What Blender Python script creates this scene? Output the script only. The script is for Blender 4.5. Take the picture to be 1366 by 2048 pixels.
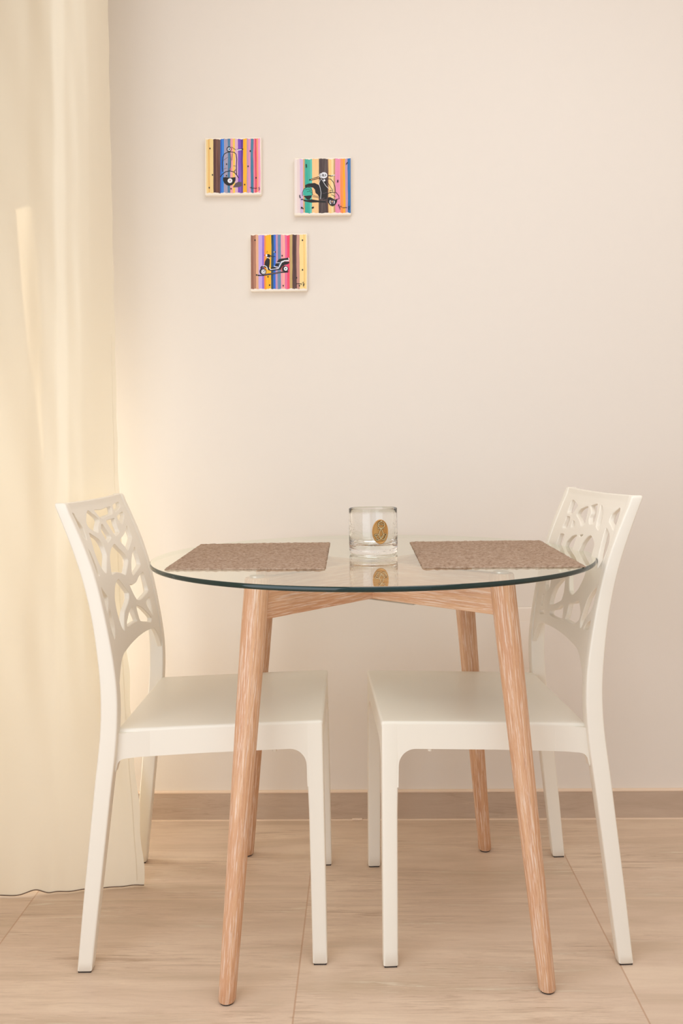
import bpy, bmesh, math, random
import numpy as np
from mathutils import Vector, Matrix

random.seed(4)
rng = np.random.default_rng(4)
for o in list(bpy.data.objects):
    bpy.data.objects.remove(o)
SC = bpy.context.scene
COL = SC.collection

# ------------------------------------------------------------------ camera
YAW, ROLL, CAM_H = 0.0221, 0.0135, 0.9563
FPX, PY = 1801.0, 905.9
cd = bpy.data.cameras.new('camera')
cam = bpy.data.objects.new('camera', cd)
COL.objects.link(cam)
cd.sensor_fit = 'VERTICAL'
cd.sensor_height = 36.0
cd.lens = FPX / 2048 * 36.0
cd.shift_y = -(1024 - PY) / 2048
cd.clip_start = 0.05
_f = Vector((-math.sin(YAW), math.cos(YAW), 0))
_r0 = Vector((math.cos(YAW), math.sin(YAW), 0))
_d0 = Vector((0, 0, -1))
_r = _r0 * math.cos(ROLL) + _d0 * math.sin(ROLL)
_d = _d0 * math.cos(ROLL) - _r0 * math.sin(ROLL)
M = Matrix((_r, -_d, -_f)).transposed().to_4x4()
M.translation = Vector((0, 0, CAM_H))
cam.matrix_world = M
SC.camera = cam

# ------------------------------------------------------------------ light and exposure
w = bpy.data.worlds.new('daylight')
SC.world = w
w.use_nodes = True
wbg = w.node_tree.nodes['Background']
wbg.inputs['Color'].default_value = (0.90, 0.975, 1.08, 1)
wbg.inputs['Strength'].default_value = 0.72

def area(name, loc, target, sx, sy, power, color):
    l = bpy.data.lights.new(name, 'AREA')
    l.shape = 'RECTANGLE'
    l.size, l.size_y = sx, sy
    l.energy = power
    l.color = color
    o = bpy.data.objects.new(name, l)
    COL.objects.link(o)
    o.location = loc
    o.rotation_euler = (Vector(target) - Vector(loc)).to_track_quat('-Z', 'Y').to_euler()
    return o

area('window_daylight', (-1.05, 0.30, 1.0), (0.1, 1.55, 0.72), 1.5, 1.9, 15.0, (0.94, 0.98, 1.03))
area('door_daylight', (-0.96, 2.17, 0.62), (0.3, 2.26, 0.62), 0.24, 1.1, 3.0, (1.0, 0.97, 0.92))
area('overhead_fill', (0.45, 0.75, 2.62), (0.45, 0.8, 0.0), 1.6, 1.6, 18.5, (0.94, 0.98, 1.03))  # added soft fill from above for seats and floor, no real fitting
# low sun reaching the curtain's back through the gap in the added panel
SUN_DIR = Vector((1.0, -1.0, -1.5))
sl = bpy.data.lights.new('sun', 'SPOT')
sl.energy = 3000.0
sl.shadow_soft_size = 0.006
sl.spot_size = math.radians(13)
sl.spot_blend = 0.0
sl.color = (1.0, 0.82, 0.62)
sun = bpy.data.objects.new('sun', sl)
COL.objects.link(sun)
sun.location = Vector((-0.73, 1.97, 1.2)) - SUN_DIR.normalized() * 5.0
sun.rotation_euler = SUN_DIR.to_track_quat('-Z', 'Y').to_euler()

vs = SC.view_settings
vs.view_transform = 'Standard'
vs.look = 'None'
vs.gamma = 1.0
vs.use_curve_mapping = False
vs.exposure = 0.16
cy = SC.cycles
cy.max_bounces = 14
cy.diffuse_bounces = 6
cy.transmission_bounces = 12
cy.transparent_max_bounces = 16
cy.glossy_bounces = 8

# ------------------------------------------------------------------ materials
def s2l(c):
    return tuple((x / 255 / 12.92) if x / 255 <= 0.04045 else ((x / 255 + 0.055) / 1.055) ** 2.4 for x in c) + (1.0,)

class NT:
    """A small helper around one material's node tree."""
    def __init__(self, name):
        self.m = bpy.data.materials.new(name)
        self.m.use_nodes = True
        self.t = self.m.node_tree
        self.b = self.t.nodes['Principled BSDF']
        self.out = self.t.nodes['Material Output']
    def n(self, typ, **kw):
        nd = self.t.nodes.new(typ)
        for k, v in kw.items():
            setattr(nd, k, v)
        return nd
    def l(self, a, b):
        self.t.links.new(a, b)
    def val(self, sock, v):
        if hasattr(v, 'is_linked') or isinstance(v, bpy.types.NodeSocket):
            self.l(v, sock)
        else:
            sock.default_value = v
    def math(self, op, a, b=0.0, c=0.0):
        nd = self.n('ShaderNodeMath', operation=op)
        self.val(nd.inputs[0], a); self.val(nd.inputs[1], b); self.val(nd.inputs[2], c)
        return nd.outputs[0]
    def coord(self, attr=None):
        if attr:
            return self.n('ShaderNodeAttribute', attribute_name=attr).outputs['Vector']
        return self.n('ShaderNodeTexCoord').outputs['Object']
    def mapping(self, vec, scale=(1, 1, 1), rot=(0, 0, 0), loc=(0, 0, 0)):
        mp = self.n('ShaderNodeMapping')
        self.l(vec, mp.inputs['Vector'])
        mp.inputs['Scale'].default_value = scale
        mp.inputs['Rotation'].default_value = rot
        mp.inputs['Location'].default_value = loc
        return mp.outputs[0]
    def noise(self, vec, scale, detail=4, rough=0.55, dist=0.0):
        nd = self.n('ShaderNodeTexNoise')
        if vec is not None:
            self.l(vec, nd.inputs['Vector'])
        nd.inputs['Scale'].default_value = scale
        nd.inputs['Detail'].default_value = detail
        nd.inputs['Roughness'].default_value = rough
        nd.inputs['Distortion'].default_value = dist
        return nd.outputs['Fac']
    def ramp(self, fac, stops, interp='LINEAR'):
        r = self.n('ShaderNodeValToRGB')
        r.color_ramp.interpolation = interp
        e = r.color_ramp.elements
        while len(e) < len(stops):
            e.new(0.5)
        for i, (p, c) in enumerate(stops):
            e[i].position = p
            e[i].color = c if len(c) == 4 else tuple(c) + (1,)
        self.l(fac, r.inputs[0])
        return r.outputs[0]
    def mix(self, fac, a, b, blend='MIX'):
        nd = self.n('ShaderNodeMix', data_type='RGBA', blend_type=blend)
        self.val(nd.inputs[0], fac); self.val(nd.inputs[6], a); self.val(nd.inputs[7], b)
        return nd.outputs[2]
    def bump(self, h, strength, dist):
        nd = self.n('ShaderNodeBump')
        self.l(h, nd.inputs['Height'])
        nd.inputs['Strength'].default_value = strength
        nd.inputs['Distance'].default_value = dist
        self.l(nd.outputs[0], self.b.inputs['Normal'])

def plain(name, rgb, rough=0.5, metal=0.0, spec=0.5):
    k = NT(name)
    k.b.inputs['Base Color'].default_value = s2l(rgb)
    k.b.inputs['Roughness'].default_value = rough
    k.b.inputs['Metallic'].default_value = metal
    k.b.inputs['Specular IOR Level'].default_value = spec
    return k.m

def m_wall():
    k = NT('painted_plaster')
    v = k.coord()
    n1 = k.noise(v, 1.3, 3)
    k.l(k.mix(n1, s2l((232, 223, 212)), s2l((236, 227, 216))), k.b.inputs['Base Color'])
    k.b.inputs['Roughness'].default_value = 0.72
    k.b.inputs['Specular IOR Level'].default_value = 0.25
    k.bump(k.noise(v, 260, 3), 0.06, 0.002)
    return k.m

def stone(name, tile=True):
    k = NT(name)
    v = k.coord()
    sep = k.n('ShaderNodeSeparateXYZ'); k.l(v, sep.inputs[0])
    x, y = sep.outputs[0], sep.outputs[1]
    if tile:
        gx = k.math('DIVIDE', k.math('ADD', x, 0.1285), 0.5955)
        gy = k.math('DIVIDE', k.math('SUBTRACT', y, 1.931), 0.5955)
    else:
        gx = k.math('DIVIDE', k.math('ADD', x, 0.1285), 0.5955)
        gy = k.math('MULTIPLY', y, 0.0)
    cx, cyy = k.math('FLOOR', gx), k.math('FLOOR', gy)
    cmb = k.n('ShaderNodeCombineXYZ'); k.l(cx, cmb.inputs[0]); k.l(cyy, cmb.inputs[1])
    wn = k.n('ShaderNodeTexWhiteNoise', noise_dimensions='3D'); k.l(cmb.outputs[0], wn.inputs['Vector'])
    off = k.n('ShaderNodeVectorMath', operation='MULTIPLY_ADD')
    k.l(wn.outputs['Color'], off.inputs[0]); off.inputs[1].default_value = (7, 7, 7); k.l(v, off.inputs[2])
    ov = off.outputs[0]
    if tile:
        a = k.mapping(ov, (1.7, 11, 4), (0, 0, 0.11))
        b = k.mapping(ov, (4.2, 62, 8), (0, 0, 0.07))
    else:
        a = k.mapping(ov, (2.2, 4, 14), (0, 0.35, 0))
        b = k.mapping(ov, (6, 8, 70), (0, 0.3, 0))
    n1 = k.noise(a, 1.0, 6, 0.65, 0.9)
    n2a = k.noise(b, 1.0, 6, 0.72, 0.9)
    n2 = k.math('ADD', k.math('MULTIPLY', n2a, 0.72), k.math('MULTIPLY', n1, 0.28))
    n5 = k.noise(k.mapping(ov, (16, 300, 10), (0, 0, 0.06)) if tile else k.mapping(ov, (14, 20, 160), (0, 0.3, 0)), 1.0, 4, 0.65, 0.6)
    n3 = k.noise(v, 190, 3, 0.6)
    n4 = k.noise(ov, 2.3, 3, 0.5)
    base = k.ramp(n1, [(0.28, s2l((196, 173, 147))), (0.5, s2l((218, 194, 171))), (0.72, s2l((235, 214, 189)))])
    patch = k.ramp(k.noise(k.mapping(ov, (2.4, 7, 2), (0, 0, 0.09)), 1.0, 3, 0.55), [(0.42, (0.12, 0.12, 0.12, 1)), (0.62, (1, 1, 1, 1))])
    dark = k.ramp(n2, [(0.52, (0, 0, 0, 1)), (0.64, (1, 1, 1, 1))])
    c = k.mix(k.math('MULTIPLY', k.math('MULTIPLY', dark, patch), 0.95), base, s2l((178, 150, 126)))
    lite = k.ramp(n2, [(0.33, (1, 1, 1, 1)), (0.43, (0, 0, 0, 1))])
    c = k.mix(k.math('MULTIPLY', k.math('MULTIPLY', lite, patch), 0.85), c, s2l((242, 239, 220)))
    fine = k.ramp(n5, [(0.56, (0, 0, 0, 1)), (0.68, (1, 1, 1, 1))])
    c = k.mix(k.math('MULTIPLY', k.math('MULTIPLY', fine, patch), 0.6), c, s2l((167, 135, 109)))
    fl = k.ramp(n5, [(0.30, (1, 1, 1, 1)), (0.40, (0, 0, 0, 1))])
    c = k.mix(k.math('MULTIPLY', k.math('MULTIPLY', fl, patch), 0.5), c, s2l((250, 230, 204)))
    c = k.mix(k.math('MULTIPLY', n3, 0.16), c, s2l((179, 155, 134)))
    c = k.mix(k.math('MULTIPLY', n4, 0.22), c, s2l((206, 177, 152)))
    if tile:
        def line(g, wd):
            f = k.math('FRACT', g)
            d = k.math('MINIMUM', f, k.math('SUBTRACT', 1.0, f))
            return k.math('LESS_THAN', d, wd)
        lx = line(gx, 0.0026)
        ly = line(gy, 0.0022)
        c = k.mix(k.math('MULTIPLY', ly, 0.45), c, s2l((235, 211, 180)))
        c = k.mix(k.math('MULTIPLY', lx, 0.55), c, s2l((179, 135, 102)))
        gr = k.math('MAXIMUM', lx, ly)
        h = k.math('SUBTRACT', k.math('MULTIPLY', n2, 0.12), gr)
        k.bump(h, 0.35, 0.0012)
        k.b.inputs['Roughness'].default_value = 0.42
    else:
        # a darker piece of the same stone
        c = k.mix(0.5, c, s2l((176, 155, 137)))
        k.bump(n2, 0.12, 0.001)
        k.b.inputs['Roughness'].default_value = 0.45
    k.l(c, k.b.inputs['Base Color'])
    k.b.inputs['Specular IOR Level'].default_value = 0.4
    return k.m

def m_wood():
    """limed oak; grain runs along the third axis of the 'grain' attribute"""
    k = NT('limed_oak')
    v = k.coord('grain')
    n0 = k.noise(k.mapping(v, (9, 9, 1.1)), 1.0, 2, 0.5)
    rings = k.n('ShaderNodeTexWave', wave_type='RINGS', rings_direction='Z')
    k.l(k.mapping(v, (20, 20, 1.7), (0.10, 0.07, 0)), rings.inputs['Vector'])
    rings.inputs['Scale'].default_value = 2.2
    rings.inputs['Distortion'].default_value = 5.0
    rings.inputs['Detail'].default_value = 3
    rings.inputs['Detail Scale'].default_value = 1.2
    f = k.noise(k.mapping(v, (380, 380, 17)), 1.0, 5, 0.65, 0.4)
    f2 = k.noise(k.mapping(v, (560, 560, 22)), 1.0, 3, 0.6)
    base = k.ramp(n0, [(0.3, s2l((196, 142, 104))), (0.52, s2l((218, 174, 136))), (0.72, s2l((202, 150, 108)))])
    c = k.mix(k.math('MULTIPLY', rings.outputs['Fac'], 0.35), base, s2l((188, 128, 92)))
    lime = k.math('MULTIPLY', k.ramp(f, [(0.50, (0, 0, 0, 1)), (0.62, (1, 1, 1, 1))]), 0.6)
    c = k.mix(lime, c, s2l((240, 220, 202)))
    pore = k.math('MULTIPLY', k.ramp(f2, [(0.30, (1, 1, 1, 1)), (0.42, (0, 0, 0, 1))]), 0.5)
    c = k.mix(pore, c, s2l((160, 104, 72)))
    k.l(c, k.b.inputs['Base Color'])
    k.b.inputs['Roughness'].default_value = 0.5
    k.bump(f, 0.25, 0.0006)
    return k.m

def m_plastic():
    k = NT('white_plastic')
    k.b.inputs['Base Color'].default_value = s2l((240, 233, 219))
    k.b.inputs['Roughness'].default_value = 0.38
    k.b.inputs['Specular IOR Level'].default_value = 0.45
    k.bump(k.noise(k.coord(), 900, 2), 0.04, 0.0004)
    return k.m

def m_pane():
    """clear sheet glass: what is not reflected passes straight on (the sheet is too thin to bend the view)"""
    k = NT('clear_glass_sheet')
    k.t.nodes.remove(k.b)
    geo = k.n('ShaderNodeNewGeometry')
    ior = k.math('ADD', k.math('MULTIPLY', geo.outputs['Backfacing'], 1 / 1.56 - 1.56), 1.56)
    fr = k.n('ShaderNodeFresnel'); k.l(ior, fr.inputs['IOR'])
    tr = k.n('ShaderNodeBsdfTransparent'); tr.inputs[0].default_value = (0.962, 0.978, 0.935, 1)
    gl = k.n('ShaderNodeBsdfGlossy'); gl.inputs['Roughness'].default_value = 0.0
    gl.inputs[0].default_value = (0.97, 0.985, 0.95, 1)
    mx = k.n('ShaderNodeMixShader')
    f2 = k.math('DIVIDE', k.math('MULTIPLY', fr.outputs[0], 2.0), k.math('ADD', fr.outputs[0], 1.0))
    k.l(f2, mx.inputs[0]); k.l(tr.outputs[0], mx.inputs[1]); k.l(gl.outputs[0], mx.inputs[2])
    k.l(mx.outputs[0], k.out.inputs['Surface'])
    return k.m

def m_edge():
    """polished rim: dark green from outside; from within the sheet the view passes out through it"""
    k = NT('dark_green_glass_edge')
    k.b.inputs['Base Color'].default_value = s2l((8, 40, 36))
    k.b.inputs['Roughness'].default_value = 0.06
    k.b.inputs['Specular IOR Level'].default_value = 0.6
    geo = k.n('ShaderNodeNewGeometry')
    tr = k.n('ShaderNodeBsdfTransparent'); tr.inputs[0].default_value = (0.86, 0.92, 0.86, 1)
    mx = k.n('ShaderNodeMixShader')
    k.l(geo.outputs['Backfacing'], mx.inputs[0]); k.l(k.b.outputs[0], mx.inputs[1]); k.l(tr.outputs[0], mx.inputs[2])
    k.l(mx.outputs[0], k.out.inputs['Surface'])
    return k.m

def m_pane_under():
    k = NT('clear_glass_underside')
    k.t.nodes.remove(k.b)
    tr = k.n('ShaderNodeBsdfTransparent'); tr.inputs[0].default_value = (0.975, 0.985, 0.965, 1)
    k.l(tr.outputs[0], k.out.inputs['Surface'])
    return k.m

def m_glass():
    k = NT('seeded_glass')
    k.b.inputs['Base Color'].default_value = (0.985, 0.99, 0.985, 1)
    k.b.inputs['Transmission Weight'].default_value = 1.0
    k.b.inputs['Roughness'].default_value = 0.0
    k.b.inputs['IOR'].default_value = 1.45
    v = k.coord()
    vo = k.n('ShaderNodeTexVoronoi'); k.l(v, vo.inputs['Vector']); vo.inputs['Scale'].default_value = 230
    h = k.ramp(vo.outputs['Distance'], [(0.12, (1, 1, 1, 1)), (0.34, (0, 0, 0, 1))])
    sel = k.ramp(k.noise(v, 45, 2), [(0.5, (0, 0, 0, 1)), (0.62, (1, 1, 1, 1))])
    hh = k.math('ADD', k.math('MULTIPLY', h, sel), k.math('MULTIPLY', k.noise(v, 60, 2), 0.8))
    k.bump(hh, 0.16, 0.002)
    return k.m

def m_curtain():
    k = NT('cream_blackout_cloth')
    v = k.coord()
    weave = k.noise(k.mapping(v, (900, 900, 300)), 1.0, 2)
    k.b.inputs['Base Color'].default_value = s2l((245, 236, 216))
    k.b.inputs['Roughness'].default_value = 0.85
    k.b.inputs['Specular IOR Level'].default_value = 0.15
    k.b.inputs['Sheen Weight'].default_value = 0.15
    k.bump(weave, 0.08, 0.0006)
    tl = k.n('ShaderNodeBsdfTranslucent'); tl.inputs[0].default_value = s2l((250, 240, 218))
    mx = k.n('ShaderNodeMixShader'); mx.inputs[0].default_value = 0.2
    k.l(k.b.outputs[0], mx.inputs[1]); k.l(tl.outputs[0], mx.inputs[2])
    k.l(mx.outputs[0], k.out.inputs['Surface'])
    return k.m

def m_mat():
    k = NT('woven_chenille')
    v = k.coord()
    n1 = k.noise(k.mapping(v, (150, 240, 200)), 1.0, 4, 0.6)
    n2 = k.noise(v, 420, 3)
    c = k.ramp(n1, [(0.30, s2l((130, 104, 85))), (0.5, s2l((176, 151, 130))), (0.78, s2l((204, 185, 167)))])
    c = k.mix(k.math('MULTIPLY', n2, 0.35), c, s2l((153, 123, 101)))
    k.l(c, k.b.inputs['Base Color'])
    k.b.inputs['Roughness'].default_value = 0.9
    k.b.inputs['Specular IOR Level'].default_value = 0.1
    k.bump(n2, 0.5, 0.0015)
    return k.m

WALL = m_wall(); FLOOR = stone('stone_look_tile'); SKIRT = stone('stone_look_skirting', False)
WOOD = m_wood(); PLASTIC = m_plastic(); PANE = m_pane(); UNDER = m_pane_under(); GLASS = m_glass()
CURTAIN = m_curtain(); MATT = m_mat()
EDGE = m_edge()
SKIRT_TOP = plain('raw_tile_edge', (238, 214, 190), 0.7)
RUBBER = plain('dark_foot_pad', (52, 44, 40), 0.7)
STEEL = plain('brushed_steel', (200, 198, 192), 0.3, 1.0)
CEIL = plain('white_ceiling_paint', (244, 238, 230), 0.8)
FRAME = plain('white_window_frame', (240, 238, 232), 0.4)
THREAD = plain('overlock_thread', (120, 100, 84), 0.9)
SOCKET = plain('socket_white', (238, 226, 212), 0.4)
CANVAS = plain('primed_canvas', (244, 234, 220), 0.85)
BLACK = plain('black_paint', (28, 25, 26), 0.6)
WHITE = plain('white_paint', (236, 238, 244), 0.6)
GREYP = plain('grey_paint', (98, 84, 92), 0.7)
TEALP = plain('teal_paint', (60, 180, 160), 0.6)
PEACHP = plain('peach_paint', (246, 196, 140), 0.6)
REDP = plain('red_paint', (190, 60, 60), 0.6)
BRASS = plain('antique_brass', (206, 158, 96), 0.42, 0.85)
BRASS_L = plain('light_brass', (250, 226, 172), 0.35, 0.8)
BRASS_D = plain('dark_brass', (58, 34, 16), 0.6, 0.2)  # wide dark strokes set behind the lighter ones of the relief

# ------------------------------------------------------------------ mesh helpers
def link(name, me, parent=None, mats=(), smooth=True, angle=40):
    me.update()
    for mt in mats:
        me.materials.append(mt)
    if smooth:
        me.polygons.foreach_set('use_smooth', [True] * len(me.polygons))
        if angle is not None:
            me.set_sharp_from_angle(angle=math.radians(angle))
    o = bpy.data.objects.new(name, me)
    COL.objects.link(o)
    if parent:
        o.parent = parent
    return o

def from_py(name, V, F, parent=None, mats=(), smooth=True, angle=40, fm=None):
    me = bpy.data.meshes.new(name)
    me.from_pydata([tuple(map(float, v)) for v in V], [], F)
    if fm is not None:
        me.polygons.foreach_set('material_index', fm)
    return link(name, me, parent, mats, smooth, angle)

def from_bm(name, bm, parent=None, mats=(), smooth=True, angle=40):
    bmesh.ops.recalc_face_normals(bm, faces=bm.faces)
    me = bpy.data.meshes.new(name)
    bm.to_mesh(me)
    bm.free()
    return link(name, me, parent, mats, smooth, angle)

def empty(name, loc=(0, 0, 0), rz=0.0):
    o = bpy.data.objects.new(name, None)
    COL.objects.link(o)
    o.empty_display_size = 0.05
    o.location = loc
    o.rotation_euler = (0, 0, rz)
    return o

def tag(o, label, cat=None, group=None):
    o['label'] = label
    if cat: o['category'] = cat
    if group: o['group'] = group
    return o

def struct(o):
    o['kind'] = 'structure'
    return o

def box_bm(bm, lo, hi, bevel=0.0, seg=2):
    r = bmesh.ops.create_cube(bm, size=1.0)
    vs_ = r['verts']
    for v in vs_:
        v.co = Vector([lo[i] + (v.co[i] + 0.5) * (hi[i] - lo[i]) for i in range(3)])
    if bevel:
        es = list({e for v in vs_ for e in v.link_edges})
        bmesh.ops.bevel(bm, geom=es, offset=bevel, segments=seg, profile=0.5, affect='EDGES')

def box(name, lo, hi, mat, parent=None, bevel=0.0, seg=2):
    bm = bmesh.new()
    box_bm(bm, lo, hi, bevel, seg)
    return from_bm(name, bm, parent, [mat])

def loft(rings, caps=True):
    """rings: list of equally long point lists"""
    n = len(rings[0])
    V = [p for r in rings for p in r]
    F = []
    for i in range(len(rings) - 1):
        for j in range(n):
            a, b = i * n + j, i * n + (j + 1) % n
            F.append((a, b, b + n, a + n))
    if caps:
        F.append(tuple(range(n - 1, -1, -1)))
        F.append(tuple((len(rings) - 1) * n + j for j in range(n)))
    return V, F

def round_rect(x0, x1, y0, y1, r, seg=4):
    pts = []
    for cx, cyy, a0 in ((x1 - r, y1 - r, 0), (x0 + r, y1 - r, 90), (x0 + r, y0 + r, 180), (x1 - r, y0 + r, 270)):
        for k in range(seg + 1):
            a = math.radians(a0 + 90 * k / seg)
            pts.append((cx + r * math.cos(a), cyy + r * math.sin(a)))
    return pts

def lathe(prof, n=64, loc=(0, 0, 0)):
    V, F = [], []
    for r, z in prof:
        for j in range(n):
            a = 2 * math.pi * j / n
            V.append((loc[0] + r * math.cos(a), loc[1] + r * math.sin(a), loc[2] + z))
    for i in range(len(prof) - 1):
        for j in range(n):
            a, b = i * n + j, i * n + (j + 1) % n
            F.append((a, b, b + n, a + n))
    return V, F

def tube(pts, r, n=8):
    pts = [Vector(p) for p in pts]
    V, F = [], []
    up = Vector((0, 1, 0))
    for i, p in enumerate(pts):
        d = (pts[min(i + 1, len(pts) - 1)] - pts[max(i - 1, 0)]).normalized()
        s = d.cross(up)
        if s.length < 1e-4: s = d.cross(Vector((1, 0, 0)))
        s.normalize(); t = s.cross(d)
        for j in range(n):
            a = 2 * math.pi * j / n
            V.append(p + (s * math.cos(a) + t * math.sin(a)) * r)
    for i in range(len(pts) - 1):
        for j in range(n):
            a, b = i * n + j, i * n + (j + 1) % n
            F.append((a, b, b + n, a + n))
    F.append(tuple(range(n - 1, -1, -1))); F.append(tuple((len(pts) - 1) * n + j for j in range(n)))
    return V, F

def merge(parts):
    V, F = [], []
    for v, f in parts:
        o = len(V)
        V += list(v); F += [tuple(i + o for i in t) for t in f]
    return V, F

def grain_attr(o, fn):
    me = o.data
    at = me.attributes.new('grain', 'FLOAT_VECTOR', 'POINT')
    buf = np.array([fn(v.co) for v in me.vertices], np.float32).ravel()
    at.data.foreach_set('vector', buf)

def smooth_poly(P, sub=5):
    """closed Catmull-Rom through P"""
    P = np.array(P, float); n = len(P); out = []
    for i in range(n):
        p0, p1, p2, p3 = P[i - 1], P[i], P[(i + 1) % n], P[(i + 2) % n]
        for k in range(sub):
            t = k / sub
            cr = 0.5 * ((2 * p1) + (-p0 + p2) * t + (2 * p0 - 5 * p1 + 4 * p2 - p3) * t ** 2 + (-p0 + 3 * p1 - 3 * p2 + p3) * t ** 3)
            out.append(0.55 * cr + 0.45 * (p1 + (p2 - p1) * t))
    return np.array(out)

# ------------------------------------------------------------------ the room
WY = 2.3571          # inner face of the back wall
LX = -0.90           # inner face of the window wall
CH = 2.65
o = box('floor', (-2.6, -2.2, -0.05), (2.6, WY + 0.1, 0.0), FLOOR); struct(o)
o = box('wall_back', (LX - 0.12, WY, 0.0), (2.6, WY + 0.12, CH), WALL); struct(o)
o = box('ceiling', (LX - 0.12, -1.2, CH), (2.6, WY + 0.12, CH + 0.1), CEIL); struct(o)
o = box('wall_right', (2.0, -2.2, 0.0), (2.12, WY, CH), WALL); struct(o)
def cw(px, Y):      # column seen at depth Y -> metres from the room's axis
    k = (px - 683.0) / 1801.0
    return Y * (k - 0.0221) / (1 + 0.0221 * k)

# window wall with a tall glazed door beside the corner
bm = bmesh.new()
D0, D1, DZ = 2.03, 2.31, 2.24
box_bm(bm, (LX - 0.12, 1.15, 0.0), (LX, D0, CH))
box_bm(bm, (LX - 0.12, D1, 0.0), (LX, WY, CH))
box_bm(bm, (LX - 0.12, D0, DZ), (LX, D1, CH))
o = from_bm('wall_left', bm, None, [WALL], smooth=False); struct(o)
d = empty('window_1', (LX - 0.06, (D0 + D1) / 2, 0.0)); struct(d)
bm = bmesh.new()
hw = (D1 - D0) / 2
for y0, y1, z0, z1 in ((-hw, -hw + 0.035, 0, DZ), (hw - 0.035, hw, 0, DZ), (-hw + 0.035, hw - 0.035, 0, 0.06), (-hw + 0.035, hw - 0.035, DZ - 0.05, DZ)):
    box_bm(bm, (-0.03, y0, z0), (0.03, y1, z1))
from_bm('window_frame', bm, d, [FRAME], smooth=False)
box('pane', (-0.004, -hw + 0.035, 0.06), (0.004, hw - 0.035, DZ - 0.05), UNDER, d)
# added unseen panel, cut so only a wedge of sun reaches the curtain
OX = -1.3
def back(px, py, Y):
    x = cw(px, Y); k = (py - PY) / FPX
    p = Vector((x, Y, CAM_H - k * Y))
    q = sun.location
    return p + (q - p) * ((OX - p.x) / (q.x - p.x))
gap = [back(42.5, 414, 1.9885), back(83, 411, 1.965), back(87, 1010, 1.958)]
bm = bmesh.new()
oy0, oy1, oz0, oz1 = 1.6, 3.2, 0.4, 3.3
lay = []
for xx in (OX - 0.004, OX):
    q = [bm.verts.new((xx, y, z)) for y, z in ((oy0, oz0), (oy1, oz0), (oy1, oz1), (oy0, oz1))]
    g = [bm.verts.new((xx, p.y, p.z)) for p in gap]
    bm.faces.new((q[0], q[1], g[2])); bm.faces.new((q[1], q[2], g[1], g[2]))
    bm.faces.new((q[2], q[3], g[0], g[1])); bm.faces.new((q[3], q[0], g[2], g[0]))
    lay.append((q, g))
for (a, b) in zip(*lay):
    for k in range(len(a)):
        m_ = (k + 1) % len(a)
        bm.faces.new((a[k], a[m_], b[m_], b[k]))
o = from_bm('sun_mask_panel', bm, None, [CEIL], smooth=False); struct(o)
# skirting in the floor's own tile with a raw light top edge
bm = bmesh.new()
box_bm(bm, (LX, WY - 0.011, 0.0), (2.6, WY, 0.0705))
sk = from_bm('baseboard_back', bm, None, [SKIRT], smooth=False); struct(sk)
bm = bmesh.new()
box_bm(bm, (LX, WY - 0.012, 0.0705), (2.6, WY, 0.0750), 0.0008, 1)
o = from_bm('trim_1', bm, None, [SKIRT_TOP], smooth=False); struct(o)
bm = bmesh.new()
box_bm(bm, (LX, WY - 0.0150, 0.0), (2.6, WY - 0.011, 0.0022))
box_bm(bm, (-0.037, WY - 0.017, 0.0), (-0.010, WY - 0.011, 0.0052), 0.0015, 2)
o = from_bm('trim_2', bm, None, [SKIRT_TOP], smooth=False); struct(o)

# ------------------------------------------------------------------ curtain
top = [(3, 2.02), (38, 2.008), (68, 1.992), (94, 1.958), (118, 1.94), (138, 1.95), (152, 1.970), (166, 1.984), (186, 2.012), (206, 2.062), (219, 2.11), (228, 2.15)]
mid = [(-26, 2.0), (14, 1.99), (56, 1.975), (86, 1.95), (114, 1.937), (136, 1.948), (150, 1.966), (166, 1.988), (186, 2.03), (206, 2.085), (223, 2.13), (236, 2.155)]
low = [(-70, 1.955), (-40, 1.945), (15, 1.943), (55, 1.953), (84, 1.957), (98, 1.956), (128, 1.963), (160, 1.971), (192, 1.975), (226, 1.981), (252, 1.987), (277, 1.9914)]
zs = np.array([0.006, 0.05, 0.26, 0.512, 0.895, 1.19, 2.0, 2.64])
wl = np.array([1.0, 0.98, 0.62, 0.30, 0.0, 0.0, 0.0, 0.0])     # share of the hem row
wt = np.array([0.0, 0.0, 0.0, 0.0, 0.0, 0.35, 1.0, 1.15])      # share of the top row
NU, NZ = 150, 130
def row(z):
    a, b = np.interp(z, zs, wl), np.interp(z, zs, wt)
    px = np.array([(1 - a - b) * m_[0] + a * l_[0] + b * t_[0] for t_, m_, l_ in zip(top, mid, low)])
    yy = np.array([(1 - a - b) * m_[1] + a * l_[1] + b * t_[1] for t_, m_, l_ in zip(top, mid, low)])
    xx = cw(px, yy)
    s = np.linspace(0, 1, len(px)); f = np.linspace(0, 1, NU)
    def sp(v):
        r = np.interp(f, s, v)
        ker = np.hanning(15); ker /= ker.sum()
        rp = np.concatenate([2 * r[0] - r[7:0:-1], r, 2 * r[-1] - r[-2:-9:-1]])
        return np.convolve(rp, ker, 'valid')
    return sp(xx), sp(yy)
V, F = [], []
zz = 0.004 + (2.64 - 0.004) * np.linspace(0, 1, NZ) ** 1.35
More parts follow.
